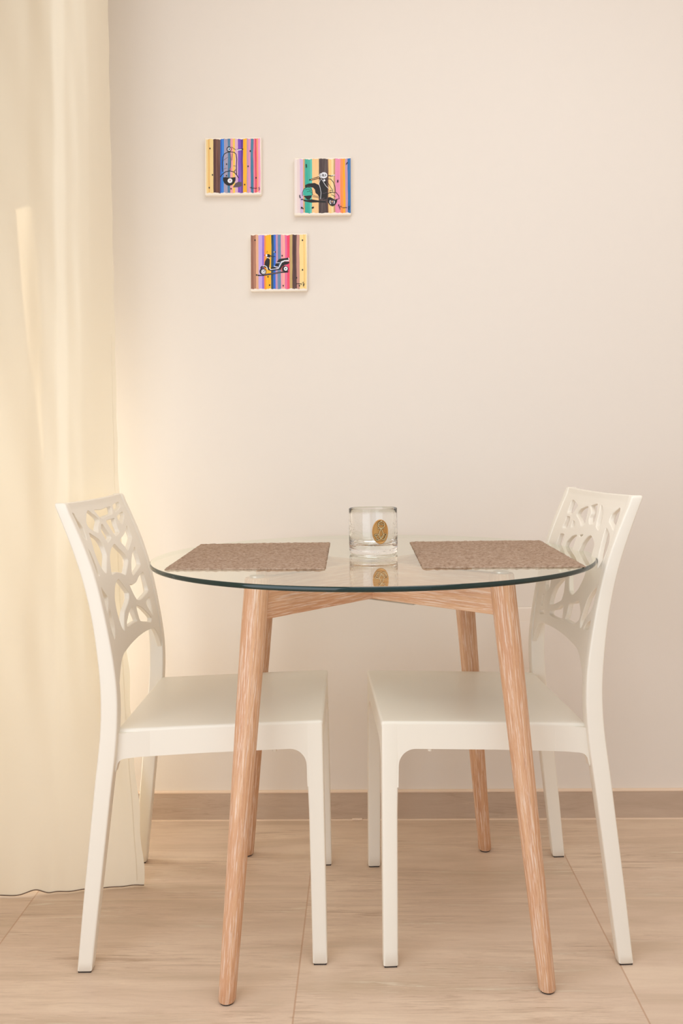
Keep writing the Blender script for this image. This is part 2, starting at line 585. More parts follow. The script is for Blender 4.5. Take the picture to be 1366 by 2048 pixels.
for i, z in enumerate(zz):
    x, y = row(z)
    f = np.linspace(0, 1, NU)
    wob = 0.0018 * np.sin(f * 23 + 1.7 * np.sin(z * 3.1)) * np.sin(z * 5.3 + f * 7) + 0.0012 * np.sin(z * 17 + f * 31)
    hem = 0.0016 * np.sin(f * 40 + 2) * max(0, 1 - z / 0.12)
    lift = 0.006 * np.exp(-((f - 0.28) / 0.05) ** 2) if i < 4 else 0.0 * f
    for j in range(NU):
        edge = 0.0022 * math.sin(z * 46) * max(0, (f[j] - 0.93) / 0.07) * (1 if z < 0.6 else 0.4)
        V.append((x[j] + edge, y[j] + wob[j] + hem[j], z + (lift[j] if np.ndim(lift) else 0) * (1 - i / 4 if i < 4 else 0)))
for i in range(NZ - 1):
    for j in range(NU - 1):
        a = i * NU + j
        F.append((a, a + 1, a + NU + 1, a + NU))
cur = empty('curtain', (0, 0, 0))
tag(cur, 'cream floor-length curtain hanging at the left behind the left white chair', 'curtain')
cl = from_py('cloth', V, F, cur, [CURTAIN], angle=None)
# overlocked hem thread and the side stitch line
pts = [Vector(V[j]) + Vector((0, -0.0012, -0.0004)) for j in range(NU)]
v_, f_ = tube(pts, 0.0012, 6)
h = from_py('hem', v_, f_, cur, [THREAD]); tag(h, 'dark overlocked raw edge along the bottom')
js = NU - 9
pts = [Vector(V[i * NU + js]) + Vector((0, -0.0011, 0)) for i in range(2, 75)]
v_, f_ = tube(pts, 0.0005, 5)
from_py('side_stitching', v_, f_, cur, [CURTAIN])
HOLES_FACING_RIGHT = [
    [(0.127,0.847),(0.144,0.84),(0.166,0.829),(0.17,0.823),(0.145,0.813),(0.128,0.803),(0.105,0.809),(0.084,0.818),(0.085,0.827),(0.104,0.839)],
    [(0.169,0.845),(0.214,0.843),(0.268,0.845),(0.294,0.844),(0.288,0.834),(0.276,0.83),(0.236,0.829),(0.192,0.827),(0.178,0.835)],
    [(0.318,0.847),(0.372,0.851),(0.376,0.844),(0.355,0.838),(0.317,0.833),(0.307,0.837)],
    [(0.31,0.822),(0.366,0.829),(0.37,0.821),(0.346,0.812),(0.322,0.804),(0.31,0.813)],
    [(0.216,0.819),(0.262,0.82),(0.283,0.819),(0.278,0.805),(0.276,0.791),(0.238,0.786),(0.232,0.79),(0.223,0.805)],
    [(0.172,0.815),(0.182,0.814),(0.192,0.8),(0.2,0.786),(0.164,0.779),(0.157,0.79),(0.153,0.803)],
    [(0.072,0.806),(0.086,0.801),(0.116,0.789),(0.127,0.775),(0.127,0.758),(0.106,0.743),(0.084,0.727),(0.07,0.735),(0.059,0.752),(0.058,0.77),(0.064,0.788)],
    [(0.355,0.798),(0.358,0.787),(0.357,0.772),(0.33,0.762),(0.287,0.75),(0.273,0.761),(0.256,0.772),(0.27,0.777),(0.309,0.783),(0.334,0.791)],
    [(0.02,0.785),(0.033,0.773),(0.038,0.756),(0.04,0.74),(0.039,0.728),(0.017,0.733),(0.006,0.744),(0.003,0.759),(0.01,0.774)],
    [(0.206,0.771),(0.224,0.76),(0.253,0.744),(0.264,0.73),(0.234,0.715),(0.213,0.706),(0.184,0.714),(0.15,0.72),(0.119,0.72),(0.127,0.733),(0.143,0.751),(0.167,0.763),(0.192,0.769)],
    [(0.35,0.75),(0.354,0.734),(0.354,0.711),(0.314,0.703),(0.271,0.697),(0.266,0.704),(0.285,0.724),(0.315,0.739)],
    [(0.023,0.848),(0.036,0.846),(0.04,0.833),(0.05,0.818),(0.042,0.796),(0.016,0.806),(0.02,0.826)],
    [(0.359,0.692),(0.365,0.671),(0.368,0.65),(0.332,0.645),(0.285,0.642),(0.256,0.647),(0.238,0.664),(0.225,0.683),(0.245,0.679),(0.283,0.68),(0.311,0.687)],
    [(0.155,0.704),(0.177,0.689),(0.204,0.669),(0.198,0.659),(0.18,0.651),(0.145,0.64),(0.128,0.624),(0.118,0.607),(0.102,0.619),(0.092,0.649),(0.097,0.675),(0.117,0.694),(0.138,0.702)],
    [(0.367,0.635),(0.369,0.617),(0.367,0.592),(0.341,0.611),(0.325,0.628)],
    [(0.241,0.635),(0.279,0.626),(0.316,0.608),(0.347,0.59),(0.336,0.583),(0.295,0.592),(0.25,0.602),(0.242,0.617)],
    [(0.208,0.638),(0.217,0.621),(0.226,0.607),(0.199,0.609),(0.146,0.61),(0.144,0.616),(0.17,0.63),(0.19,0.636)],
    [(0.015,0.712),(0.039,0.695),(0.052,0.684),(0.044,0.672),(0.027,0.659),(0.015,0.668),(0.009,0.689)],
    [(0.048,0.662),(0.055,0.645),(0.055,0.624),(0.041,0.606),(0.033,0.625),(0.032,0.646)],
    [(0.016,0.625),(0.022,0.612),(0.021,0.6),(0.013,0.608)],
]
HOLES_FACING_LEFT = [
    [(0.35,0.843),(0.297,0.834),(0.299,0.828),(0.312,0.814),(0.347,0.814),(0.352,0.829)],
    [(0.341,0.806),(0.318,0.806),(0.309,0.796),(0.311,0.783),(0.342,0.781),(0.341,0.796)],
    [(0.288,0.801),(0.273,0.799),(0.262,0.792),(0.268,0.787),(0.285,0.787),(0.287,0.796)],
    [(0.305,0.766),(0.342,0.766),(0.347,0.73),(0.345,0.7),(0.318,0.705),(0.308,0.73)],
    [(0.225,0.774),(0.255,0.769),(0.278,0.755),(0.285,0.735),(0.28,0.71),(0.25,0.7),(0.23,0.715),(0.226,0.745)],
    [(0.21,0.776),(0.188,0.779),(0.198,0.773)],
    [(0.14,0.781),(0.118,0.775),(0.102,0.766),(0.098,0.74),(0.108,0.7),(0.128,0.675),(0.157,0.659),(0.18,0.664),(0.198,0.69),(0.192,0.72),(0.175,0.76),(0.158,0.776)],
    [(0.228,0.835),(0.219,0.829),(0.211,0.816),(0.204,0.802),(0.208,0.796),(0.223,0.795),(0.24,0.803),(0.28,0.815),(0.266,0.827)],
    [(0.176,0.843),(0.162,0.83),(0.153,0.816),(0.153,0.805),(0.174,0.802),(0.19,0.812),(0.19,0.824),(0.209,0.837)],
    [(0.152,0.842),(0.136,0.838),(0.12,0.827),(0.11,0.811),(0.107,0.795),(0.13,0.801),(0.137,0.812),(0.143,0.827)],
    [(0.044,0.843),(0.033,0.836),(0.028,0.822),(0.026,0.802),(0.049,0.809),(0.069,0.816),(0.069,0.829)],
    [(0.02,0.842),(-0.006,0.84),(-0.005,0.832),(-0.003,0.826),(0.007,0.827)],
    [(0.01,0.809),(0.003,0.797),(-0.0,0.782),(0.008,0.779),(0.015,0.79),(0.015,0.802)],
    [(0.071,0.802),(0.037,0.791),(0.026,0.776),(0.026,0.754),(0.042,0.728),(0.056,0.746),(0.065,0.772)],
    [(0.02,0.767),(0.004,0.75),(-0.002,0.735),(0.0,0.717),(0.012,0.717),(0.02,0.735)],
    [(0.015,0.698),(0.009,0.688),(0.012,0.671),(0.03,0.649),(0.053,0.63),(0.067,0.61),(0.073,0.608),(0.078,0.621),(0.07,0.642),(0.059,0.666),(0.041,0.684)],
    [(0.012,0.634),(0.016,0.624),(0.032,0.611),(0.052,0.61),(0.043,0.621),(0.025,0.631)],
    [(0.3,0.615),(0.297,0.636),(0.284,0.654),(0.245,0.678),(0.222,0.68),(0.215,0.655),(0.222,0.638),(0.26,0.624)],
    [(0.287,0.604),(0.24,0.615),(0.213,0.629),(0.2,0.626),(0.196,0.604),(0.225,0.598),(0.282,0.595)],
    [(0.165,0.639),(0.138,0.644),(0.112,0.654),(0.097,0.646),(0.086,0.634),(0.089,0.621),(0.116,0.607),(0.149,0.606),(0.174,0.606),(0.169,0.617)],
    [(0.368,0.592),(0.333,0.597),(0.329,0.59),(0.364,0.584)],
    [(0.352,0.629),(0.354,0.605),(0.365,0.604),(0.364,0.626)],
    [(0.34,0.68),(0.325,0.675),(0.322,0.65),(0.34,0.64),(0.36,0.65),(0.362,0.672)],
]

# ------------------------------------------------------------------ chairs
# local frame: x forward (0 at the front of the front legs), y sideways, z up
PZ = np.array([0.0, .1257, .2894, .3539, .386, .42, .4496, .4676, .508, .5315, .5656, .6121, .6546, .7038, .7459, .7865, .8238, .8689])
PB = np.array([-.4635, -.4519, -.4349, -.4283, -.4242, -.4203, -.4180, -.4171, -.4170, -.4178, -.4212, -.4263, -.4328, -.4434, -.455, -.469, -.4833, -.5016])
FZ = np.array([0.0, .3536, .3859, .4496, .508, .5656, .6121, .6628, .7138, .7591, .8015, .8558, .8745])
FU = np.array([-.4361, -.3961, -.3912, -.386, -.3846, -.3906, -.3984, -.4082, -.4196, -.4337, -.4502, -.4746, -.4800])
def smooth_interp(z, a, b):
    return sum(np.interp(z + d, a, b) * wgt for d, wgt in ((-.03, .2), (-.012, .2), (0, .2), (.012, .2), (.03, .2)))
def post_back(z): return float(smooth_interp(z, PZ, PB) if z > 0.05 and z < 0.84 else np.interp(z, PZ, PB))
def post_front(z): return float(smooth_interp(z, FZ, FU) if z > 0.05 and z < 0.84 else np.interp(z, FZ, FU))
def post_out(z): return float(np.interp(z, [0, .45, .87], [.235, .2215, .2165]))
def post_w(z): return float(np.interp(z, [0, .3, .45, .6, .87], [.024, .030, .030, .024, .021]))
SEAT_HW = 0.200
TOPZ = 0.869

def rear_leg(parent, side):
    rings = []
    zz = [0.0025, 0.004] + list(np.linspace(0.02, TOPZ - 0.006, 60)) + [TOPZ - 0.002, TOPZ]
    for i, z in enumerate(zz):
        ins = {0: 0.0016, len(zz) - 1: 0.003, len(zz) - 2: 0.001}.get(i, 0.0)
        b, f, oo, ww = post_back(z) + ins, post_front(z) - ins, post_out(z) - ins, post_w(z) - 2 * ins
        y0, y1 = sorted((side * oo, side * (oo - ww)))
        slope = 0.0
        rings.append([(x, y, z) for x, y in round_rect(b, f, y0, y1, 0.0035)])
    V, F = loft(rings)
    o = from_py('leg', V, F, parent, [PLASTIC], angle=50)
    pz = 0.0
    x0, x1 = post_back(pz) + .002, post_front(pz) - .002
    y0, y1 = sorted((side * (post_out(0) - .002), side * (post_out(0) - post_w(0) + .002)))
    box('foot_pad', (x0, y0, 0.0), (x1, y1, 0.0026), RUBBER, o)
    return o

def front_leg(parent, side):
    rings = []
    zz = [0.0025, 0.004] + list(np.linspace(0.03, 0.446, 14)) + [0.4465]
    for i, z in enumerate(zz):
        ins = {0: 0.0016}.get(i, 0.0)
        bu = float(np.interp(z, [0, .2825, .3745, .45], [-.0275, -.0312, -.0345, -.036])) + ins
        fu = float(np.interp(z, [0, .2, .45], [0, -.0015, -.0040])) - ins
        oo = float(np.interp(z, [0, .36, .45], [.216, .2035, SEAT_HW])) - ins
        ww = float(np.interp(z, [0, .45], [.026, .034])) - 2 * ins
        y0, y1 = sorted((side * oo, side * (oo - ww)))
        rings.append([(x, y, z) for x, y in round_rect(bu, fu, y0, y1, 0.0035)])
    V, F = loft(rings)
    o = from_py('leg', V, F, parent, [PLASTIC], angle=50)
    y0, y1 = sorted((side * .214, side * .192))
    box('foot_pad', (-.0255, y0, 0.0), (-.002, y1, 0.0026), RUBBER, o)
    return o

def seat_drop(u): return -0.013 * min(1.0, max(0.0, -u / 0.39)) ** 1.2

def seat(parent):
    # top: a rounded slab, very slightly dished
    NX, NY = 40, 36
    u0, u1 = -0.392, -0.003
    r = 0.0055
    parts = []
    def ring(inset, z, corner):
        pts = []
        P = round_rect(u0 + inset, u1 - inset, -SEAT_HW + inset, SEAT_HW - inset, max(corner - inset, 0.002), 6)
        # resample the straight sides so the drop towards the back is smooth
        Q = []
        for i in range(len(P)):
            a, b = P[i], P[(i + 1) % len(P)]
            n = 16 if math.hypot(a[0] - b[0], a[1] - b[1]) > 0.05 else 1
            for k in range(n):
                Q.append((a[0] + (b[0] - a[0]) * k / n, a[1] + (b[1] - a[1]) * k / n))
        for x, y in Q:
            pts.append((x, y, z + seat_drop(x)))
        return pts
    rings = [ring(0.0, 0.4445, .006), ring(0.0, 0.4475, .006)]
    for k in range(1, 6):
        a = math.pi / 2 * k / 5
        rings.append(ring(r * (1 - math.cos(a)), 0.4475 + r * math.sin(a), .006))
    for f, dz in ((.03, -.0003), (.06, -.0012), (.10, -.0022), (.15, -.0028)):
        rings.append(ring(f, 0.453 + dz, .006))
    parts.append(loft(rings))
    # side aprons with their fillets running into the legs
    for s in (-1, 1):
        PR = [(-0.330, 0.4468 + seat_drop(-.33)), (-0.345, 0.4468 + seat_drop(-.345)), (-0.365, 0.4468 + seat_drop(-.365)), (-0.400, 0.4468 + seat_drop(-.40)), (-0.400, 0.3995), (-0.3935, 0.362)]
        for k in range(5):
            a = math.radians(180 - 90 * k / 4)
            PR.append((-0.3765 + 0.014 * math.cos(a), 0.373 + 0.0135 * math.sin(a)))
        PR += [(-0.350, 0.3878), (-0.330, 0.3888)]
        P = [(-0.330, 0.4468 + seat_drop(-.33)), (-0.330, 0.3888), (-0.22, 0.3945)]
        for k in range(9):
            a = math.radians(90 - 90 * k / 8)
            P.append((-0.066 + 0.0315 * math.cos(a), 0.369 + 0.0315 * math.sin(a)))
        P += [(-0.0335, 0.33), (-0.030, 0.33), (-0.030, 0.4468)]
        for u in (-0.06, -0.1, -0.15, -0.2, -0.25, -0.3):
            P.append((u, 0.4468 + seat_drop(u)))
        def yy(u, z, outer):
            base = float(np.interp(z, [0.33, 0.45], [0.2042, SEAT_HW])) if u > -0.2 else SEAT_HW
            base += float(np.interp(u, [-.40, -.368, -.345, -.33], [.012, .0025, 0.0, 0.0]))
            return s * (base if outer else base - 0.020)
        for Q in (P, PR):
            parts.append(loft([[(u, yy(u, z, True), z) for u, z in Q], [(u, yy(u, z, False), z) for u, z in Q]]))
    # front and back aprons
    for u, th in ((-0.004, 0.018), (-0.372, 0.016)):
        if u < -0.3:
            dz = seat_drop(u)
            P = [(-.198, 0.4465), (-.198, 0.402), (.198, 0.402), (.198, 0.4465)]
            parts.append(loft([[(u, y, z + dz) for y, z in P], [(u - th, y, z + dz) for y, z in P]]))
            continue
        P = [(-.18, 0.4465), (-.18, 0.345), (-.168, 0.345)]
        for k in range(9):
            a = math.radians(180 - 90 * k / 8)
            P.append((-0.118 + 0.05 * math.cos(a), 0.352 + 0.05 * math.sin(a)))
        for k in range(9):
            a = math.radians(90 - 90 * k / 8)
            P.append((0.118 + 0.05 * math.cos(a), 0.352 + 0.05 * math.sin(a)))
        P += [(.168, 0.345), (.18, 0.345), (.18, 0.4465)]
        dz = seat_drop(u)
        parts.append(loft([[(u, y, z + dz) for y, z in P], [(u - th, y, z + dz) for y, z in P]]))
    for s in (-1, 1):
        parts.append(tube([(-0.096, s * 0.186, 0.399), (-0.096, s * 0.186, 0.3915)], 0.0045, 12))
    V, F = merge(parts)
    me_o = from_py('seat', V, F, parent, [PLASTIC], angle=50)
    return me_o

def backrest(parent, holes, near_sign):
    """pierced back panel; holes are closed outlines measured from the outer edge on the side near_sign"""
    H = 0.0022
    ys = np.arange(-0.206, 0.206 + H, H)
    z0, z1 = 0.48, 0.868
    zs_ = np.arange(z0, z1 + 2 * H, H)
    Y, Z = np.meshgrid(ys, zs_)
    pts = np.stack([Y.ravel(), Z.ravel()], 1)
    # outer outline: top edge, post sides, arched bottom
    def sd_poly(P):
        d = np.full(len(pts), 1e9); ins = np.zeros(len(pts), bool)
        n = len(P)
        for i in range(n):
            a, b = P[i], P[(i + 1) % n]
            e = b - a; wv = pts - a
            t = np.clip((wv @ e) / max(e @ e, 1e-12), 0, 1)
            q = wv - t[:, None] * e
            d = np.minimum(d, (q ** 2).sum(1))
            c1 = (pts[:, 1] >= a[1]) != (pts[:, 1] >= b[1])
            if abs(b[1] - a[1]) > 1e-12:
                xx = a[0] + (pts[:, 1] - a[1]) / (b[1] - a[1]) * (b[0] - a[0])
                ins ^= c1 & (pts[:, 0] < xx)
        return np.where(ins, -np.sqrt(d), np.sqrt(d))
    inner = np.array([post_out(z) - post_w(z) + 0.004 for z in zs_])
    IN = np.repeat(inner[:, None], len(ys), 1).ravel()
    f = np.abs(pts[:, 0]) - IN                      # inside the posts
    f = np.maximum(f, pts[:, 1] - 0.8686 + 0.0022 * (1 - (pts[:, 0] / 0.195) ** 2))           # top edge
    ay = np.abs(pts[:, 0])
    arch = 0.5745 - 0.010 * (ay / 0.15) ** 2 - 0.055 * np.clip((ay - 0.125) / 0.075, 0, 1.3) ** 2.2
    f = np.maximum(f, (arch - pts[:, 1]) * 0.9)
    for Hh in holes:
        P = np.array([(near_sign * (0.2165 - v), z) for v, z in Hh])
        lim = 0.1945
        P[:, 0] = np.clip(P[:, 0], -lim, lim)
        f = np.maximum(f, -sd_poly(smooth_poly(P)) )
    f = f.reshape(Y.shape)
    gy, gz = np.gradient(f, H, H)[1], np.gradient(f, H, H)[0]
    def contour(iso):
        """triangles of the region f < iso"""
        g = f - iso
        ny, nz = len(ys), len(zs_)
        verts, key = [], {}
        def vid(k, p):
            if k not in key:
                key[k] = len(verts); verts.append(p)
            return key[k]
        faces = []
        for i in range(nz - 1):
            gi, gj = g[i], g[i + 1]
            for j in range(ny - 1):
                c = ((i, j), (i, j + 1), (i + 1, j + 1), (i + 1, j))
                vals = (gi[j], gi[j + 1], gj[j + 1], gj[j])
                if min(vals) >= 0: continue
                poly = []
                for k in range(4):
                    a, b = c[k], c[(k + 1) % 4]
                    va, vb = vals[k], vals[(k + 1) % 4]
                    if va < 0: poly.append(vid(a, (ys[a[1]], zs_[a[0]])))
                    if (va < 0) != (vb < 0):
                        t = va / (va - vb)
                        p = (ys[a[1]] + t * (ys[b[1]] - ys[a[1]]), zs_[a[0]] + t * (zs_[b[0]] - zs_[a[0]]))
                        poly.append(vid((min(a, b), max(a, b)), p))
                if len(poly) >= 3: faces.append(poly)
        return verts, faces
    BV = 0.0013
    v2, faces = contour(-BV)
    cnt = {}
    for fa in faces:
        for k in range(len(fa)):
            e = (fa[k], fa[(k + 1) % len(fa)])
            cnt[(min(e), max(e))] = cnt.get((min(e), max(e)), 0) + (1)
    bnd = [(fa[k], fa[(k + 1) % len(fa)]) for fa in faces for k in range(len(fa))
           if cnt[(min(fa[k], fa[(k + 1) % len(fa)]), max(fa[k], fa[(k + 1) % len(fa)]))] == 1]
    v2 = np.array(v2)
    def gradat(p):
        j = min(max(int(round((p[0] - ys[0]) / H)), 0), len(ys) - 1); i = min(max(int(round((p[1] - z0) / H)), 0), len(zs_) - 1)
        q = np.array([gy[i, j], gz[i, j]]); n = np.linalg.norm(q)
        return q / n if n > 1e-6 else q
    zz_t = np.linspace(0.4, 0.9, 400); uu_t = np.array([post_front(z) for z in zz_t]) - 0.0028
    T = 0.0105
    def su(y, z, depth):
        return float(np.interp(z, zz_t, uu_t)) - depth
    n = len(v2)
    Vv = [(su(y, z, 0.0), y, z) for y, z in v2] + [(su(y, z, T), y, z) for y, z in v2]
    Ff = [tuple(fa) for fa in faces] + [tuple(n + i for i in reversed(fa)) for fa in faces]
    ring = {}
    for a, b in bnd:
        for k in (a, b):
            if k not in ring:
                p = v2[k]; q = p + gradat(p) * BV
                ring[k] = len(Vv)
                Vv.append((su(q[0], q[1], BV), q[0], q[1])); Vv.append((su(q[0], q[1], T - BV), q[0], q[1]))
    for a, b in bnd:
        ra, rb = ring[a], ring[b]
        Ff += [(b, a, ra, rb), (rb, ra, ra + 1, rb + 1), (rb + 1, ra + 1, n + a, n + b)]
    o = from_py('backrest', Vv, Ff, parent, [PLASTIC], angle=32)
    return o

def make_chair(loc, rz, holes, near_sign, label, dv=0.0):
    c = empty('dining_chair', loc, rz)
    tag(c, label, 'chair', 'white dining chairs at the glass table')
    seat(c)
    backrest(c, [[(v + dv, z) for v, z in hh] for hh in holes], near_sign)
    for s in (-1, 1):
        front_leg(c, s)
        rear_leg(c, s)
    return c

make_chair((-0.079, 1.8955, 0), 0.013, HOLES_FACING_RIGHT, -1,
           'white plastic chair with pierced back, standing beside the cream curtain')
make_chair((0.0150, 1.8855, 0), math.pi + 0.061, HOLES_FACING_LEFT, 1,
           'white plastic chair with pierced back, farther from the curtain, against bare wall', 0.006)

# ------------------------------------------------------------------ table
TX, TY, TYAW, TS = 0.0177, 1.8664, 0.0583, 0.2823
tb = empty('dining_table', (TX, TY, 0), TYAW)
tag(tb, 'round clear glass dining table on four splayed limed oak legs', 'table')
GZ0, GZ1, GR = 0.7362, 0.7450, 0.4500
rr = (GZ1 - GZ0) / 2
NG = 160
V, F, fm = [], [], []
prof = []
for k in range(9):
    a = math.radians(-90 + 180 * k / 8)
    prof.append((GR - rr * 0.55 + rr * 0.55 * math.cos(a), (GZ0 + GZ1) / 2 + rr * math.sin(a)))
prof = [(GR - 0.035, GZ0), (GR - 0.007, GZ0)] + prof + [(GR - 0.007, GZ1), (GR - 0.035, GZ1)]
V, F = lathe(prof, NG)
fm = [2] * (2 * NG) + [1] * (8 * NG) + [0] * (2 * NG)
F.append(tuple((len(prof) - 1) * NG + j for j in range(NG))); fm.append(0)
F.append(tuple(range(NG - 1, -1, -1))); fm.append(2)
gt = from_py('glass_top', V, F, tb, [PANE, EDGE, UNDER], angle=30, fm=fm)
tag(gt, 'clear glass disc with a dark green edge')

KT = 0.79
feet = [(-TS, -TS), (TS, -TS), (TS, TS), (-TS, TS)]
adj = {3: (-0.004, 0.014)}
seeds = [1.3, 4.1, 7.7, 9.2]
for k, (fx, fy) in enumerate(feet):
    ax, ay = adj.get(k, (0, 0))
    p0 = Vector((fx + ax, fy + ay, 0.003)); p1 = Vector((fx * KT + ax * .5, fy * KT + ay * .5, 0.7325))
    axis = (p1 - p0)
    rings, N = [], 28
    stations = [(0.0, -.0015)] + [(t, 0) for t in np.linspace(0.004, 0.996, 26)] + [(1.0, -.0012)]
    L = axis.length
    for t, dr in stations:
        c = p0 + axis * t
        r = 0.0152 + (0.0228 - 0.0152) * min(1.0, t / 0.85) + dr
        rings.append([(c.x + r * math.cos(2 * math.pi * j / N), c.y + r * math.sin(2 * math.pi * j / N), c.z) for j in range(N)])
    V, F = loft(rings)
    lg = from_py('leg', V, F, tb, [WOOD], angle=50)
    def g(co, p0=p0, axis=axis, s=seeds[k], L=L):
        t = (co.z - p0.z) / axis.z
        c = p0 + axis * t
        return (co.x - c.x + s * 0.61, co.y - c.y + s, t * L + s * 3)
    grain_attr(lg, g)
    V, F = lathe([(0.0, 0.0), (0.012, 0.0), (0.012, 0.003), (0.0, 0.003)], 24, (p0.x, p0.y, 0.0))
    fp = from_py('foot_pad', V, F, lg, [RUBBER])
    V, F = lathe([(0.0, 0.7325), (0.014, 0.7325), (0.014, GZ0 - .0002), (0.0, GZ0 - .0002)], 32, (p1.x, p1.y, 0.0))
    pd = from_py('glass_pad', V, F, lg, [STEEL]); tag(pd, 'small silver disc under the glass')

# two crossing boards between opposite legs
for k, (a, b) in enumerate(((0, 2), (1, 3))):
    dvec = Vector((feet[b][0] - feet[a][0], feet[b][1] - feet[a][1], 0)).normalized()
    nrm = Vector((-dvec.y, dvec.x, 0))
    half = TS * math.sqrt(2) * (KT + 0.02) - 0.012
    th = 0.0105
    zb, zt = 0.656, 0.7315
    bm = bmesh.new()
    box_bm(bm, (-half, -th, zb), (half, th, zt), 0.0012, 2)
    for v in bm.verts:
        x, y, z = v.co
        v.co = dvec * x + nrm * y + Vector((0, 0, z))
    bo = from_bm('crossbar', bm, tb, [WOOD])
    grain_attr(bo, lambda co, dv=dvec, nv=nrm, s=k * 5.3: (co.dot(nv) + s, co.z + s * .3, co.dot(dv) + s))
# steel plate screwed under the joint
dvec = Vector((1, -1, 0)).normalized(); nrm = Vector((1, 1, 0)).normalized()
bm = bmesh.new()
box_bm(bm, (-0.115, -0.010, 0.6535), (0.115, 0.010, 0.656), 0.0005, 1)
for v in bm.verts:
    x, y, z = v.co
    v.co = dvec * x + nrm * y + Vector((0, 0, z))
for s in (-1, 1):
    for q in (0.05, 0.1):
        c = dvec * (s * q)
        r = bmesh.ops.create_cone(bm, cap_ends=True, segments=14, radius1=0.0035, radius2=0.0035, depth=0.0016)
        bmesh.ops.translate(bm, verts=r['verts'], vec=(c.x, c.y, 0.6528))
pl = from_bm('joint_plate', bm, tb, [STEEL])
tag(pl, 'thin steel plate under the crossing')

# ------------------------------------------------------------------ placemats
def placemat(corners, label):
    # corners: back-left, back-right, front-right, front-left
    bl, br, fr, fl = [Vector(c) for c in corners]
    cen = (bl + br + fr + fl) / 4
    NX, NY = 112, 172
    r_ = np.random.default_rng(int(abs(bl.x) * 1000))
    hgt = r_.random((NY, NX)); hgt = (hgt + np.roll(hgt, 1, 1)) / 2
    V, F = [], []
    for i in range(NY):
        for j in range(NX):
            s, t = j / (NX - 1), i / (NY - 1)
            p = (fl * (1 - s) + fr * s) * (1 - t) + (bl * (1 - s) + br * s) * t
            e = min(i, j, NX - 1 - j, NY - 1 - i)
            jx = (r_.random() - .5) * 0.0022; jy = (r_.random() - .5) * 0.0022
            z = 0.0021 + 0.0017 * hgt[i, j] + 0.0005 * math.sin(j * 0.9) * math.sin(i * 2.1)
            if e == 0: z = 0.0016
            V.append((p.x - cen.x + jx, p.y - cen.y + jy, z))
    n = NX * NY
    for i in range(NY - 1):
        for j in range(NX - 1):
            a = i * NX + j
            F.append((a, a + 1, a + NX + 1, a + NX))
    rim = [j for j in range(NX)] + [i * NX + NX - 1 for i in range(1, NY)] + [(NY - 1) * NX + j for j in range(NX - 2, -1, -1)] + [i * NX for i in range(NY - 2, 0, -1)]
    base = len(V)
    for q in rim:
        V.append((V[q][0], V[q][1], 0.0002))
    m = len(rim)
    for k in range(m):
        F.append((rim[(k + 1) % m], rim[k], base + k, base + (k + 1) % m))
    F.append(tuple(base + k for k in range(m - 1, -1, -1)))
    o = from_py('placemat', V, F, None, [MATT], angle=None)
    o.location = (cen.x, cen.y, GZ1)
    tag(o, label, 'placemat', 'placemats on the glass table')
    return o
placemat([(-0.379, 2.100, 0), (-0.0764, 2.106, 0), (-0.0690, 1.632, 0), (-0.3655, 1.650, 0)],
         'brown woven placemat on the glass table in front of the chair beside the curtain')
placemat([(0.1103, 2.0985, 0), (0.412, 2.097, 0), (0.4000, 1.6250, 0), (0.1083, 1.633, 0)],
         'brown woven placemat on the glass table in front of the chair away from the curtain')

# ------------------------------------------------------------------ glass tumbler with a brass crest
CXc, CYc, CR, CHt = 0.0225, 1.888, 0.0505, 0.0955
tm = empty('glass_tumbler', (CXc, CYc, GZ1))
tag(tm, 'thick-based clear seeded glass tumbler with a brass crest between the placemats', 'glass')
pf = [(0.0, 0.0004), (0.044, 0.0004), (0.0485, 0.0016), (0.0505, 0.005), (0.0508, 0.03), (0.0505, CHt - .0010), (0.0500, CHt), (0.0489, CHt), (0.0484, CHt - .0012),
      (0.0479, 0.028), (0.0455, 0.0225), (0.042, 0.0195), (0.025, 0.0182), (0.0, 0.018)]
pf2 = []
for i in range(len(pf) - 1):
    a, b = pf[i], pf[i + 1]
    m_ = 6 if math.hypot(a[0] - b[0], a[1] - b[1]) > .01 else 1
    for k in range(m_): pf2.append((a[0] + (b[0] - a[0]) * k / m_, a[1] + (b[1] - a[1]) * k / m_))
pf2.append(pf[-1])
pf2[0] = (1e-5, pf2[0][1]); pf2[-1] = (1e-5, pf2[-1][1])
V, F = lathe(pf2, 96)
from_py('bowl', V, F, tm, [GLASS], angle=60)
# medallion: built flat (x right, z up, -y outward) and set against the wall of the glass
def med(pt, out):
    """flat medallion coords (mm) -> tumbler space; the disc follows the wall of the glass a little"""
    x, z = pt[0] / 1000, pt[1] / 1000
    a = math.asin(0.0137 / CR)
    rad = CR + 0.0004 + out
    cx, cyl = CR * math.sin(a), -CR * math.cos(a)
    t = Vector((math.cos(a), math.sin(a), 0)); nn = Vector((math.sin(a), -math.cos(a), 0))
    sag = (CR - math.sqrt(max(CR ** 2 - (x * 0.8) ** 2, 1e-9)))
    p = Vector((cx, cyl, 0.0495)) + t * x + nn * (0.0004 + out - sag)
    p.z += z
    return p
rings = []
A_, B_ = 16.8, 25.0
for f_, out in ((1.0, -0.0002), (1.0, 0.0018), (0.985, 0.0026), (0.95, 0.0029), (0.90, 0.0026), (0.875, 0.0019), (0.6, 0.0021), (0.3, 0.0023), (0.02, 0.0023)):
    rings.append([med((A_ * f_ * math.cos(2 * math.pi * j / 64), B_ * f_ * math.sin(2 * math.pi * j / 64)), out) for j in range(64)])
V, F = loft(rings)
md = from_py('crest_medallion', V, F, tm, [BRASS], angle=50)
tag(md, 'oval brass medallion with a crown over an interlaced monogram')
Sx = 16.8 / 220; Sz = 25.0 / 340                   # drawing units -> mm
def mp(x, y): return ((x - 800) * Sx, (430 - y) * Sz)
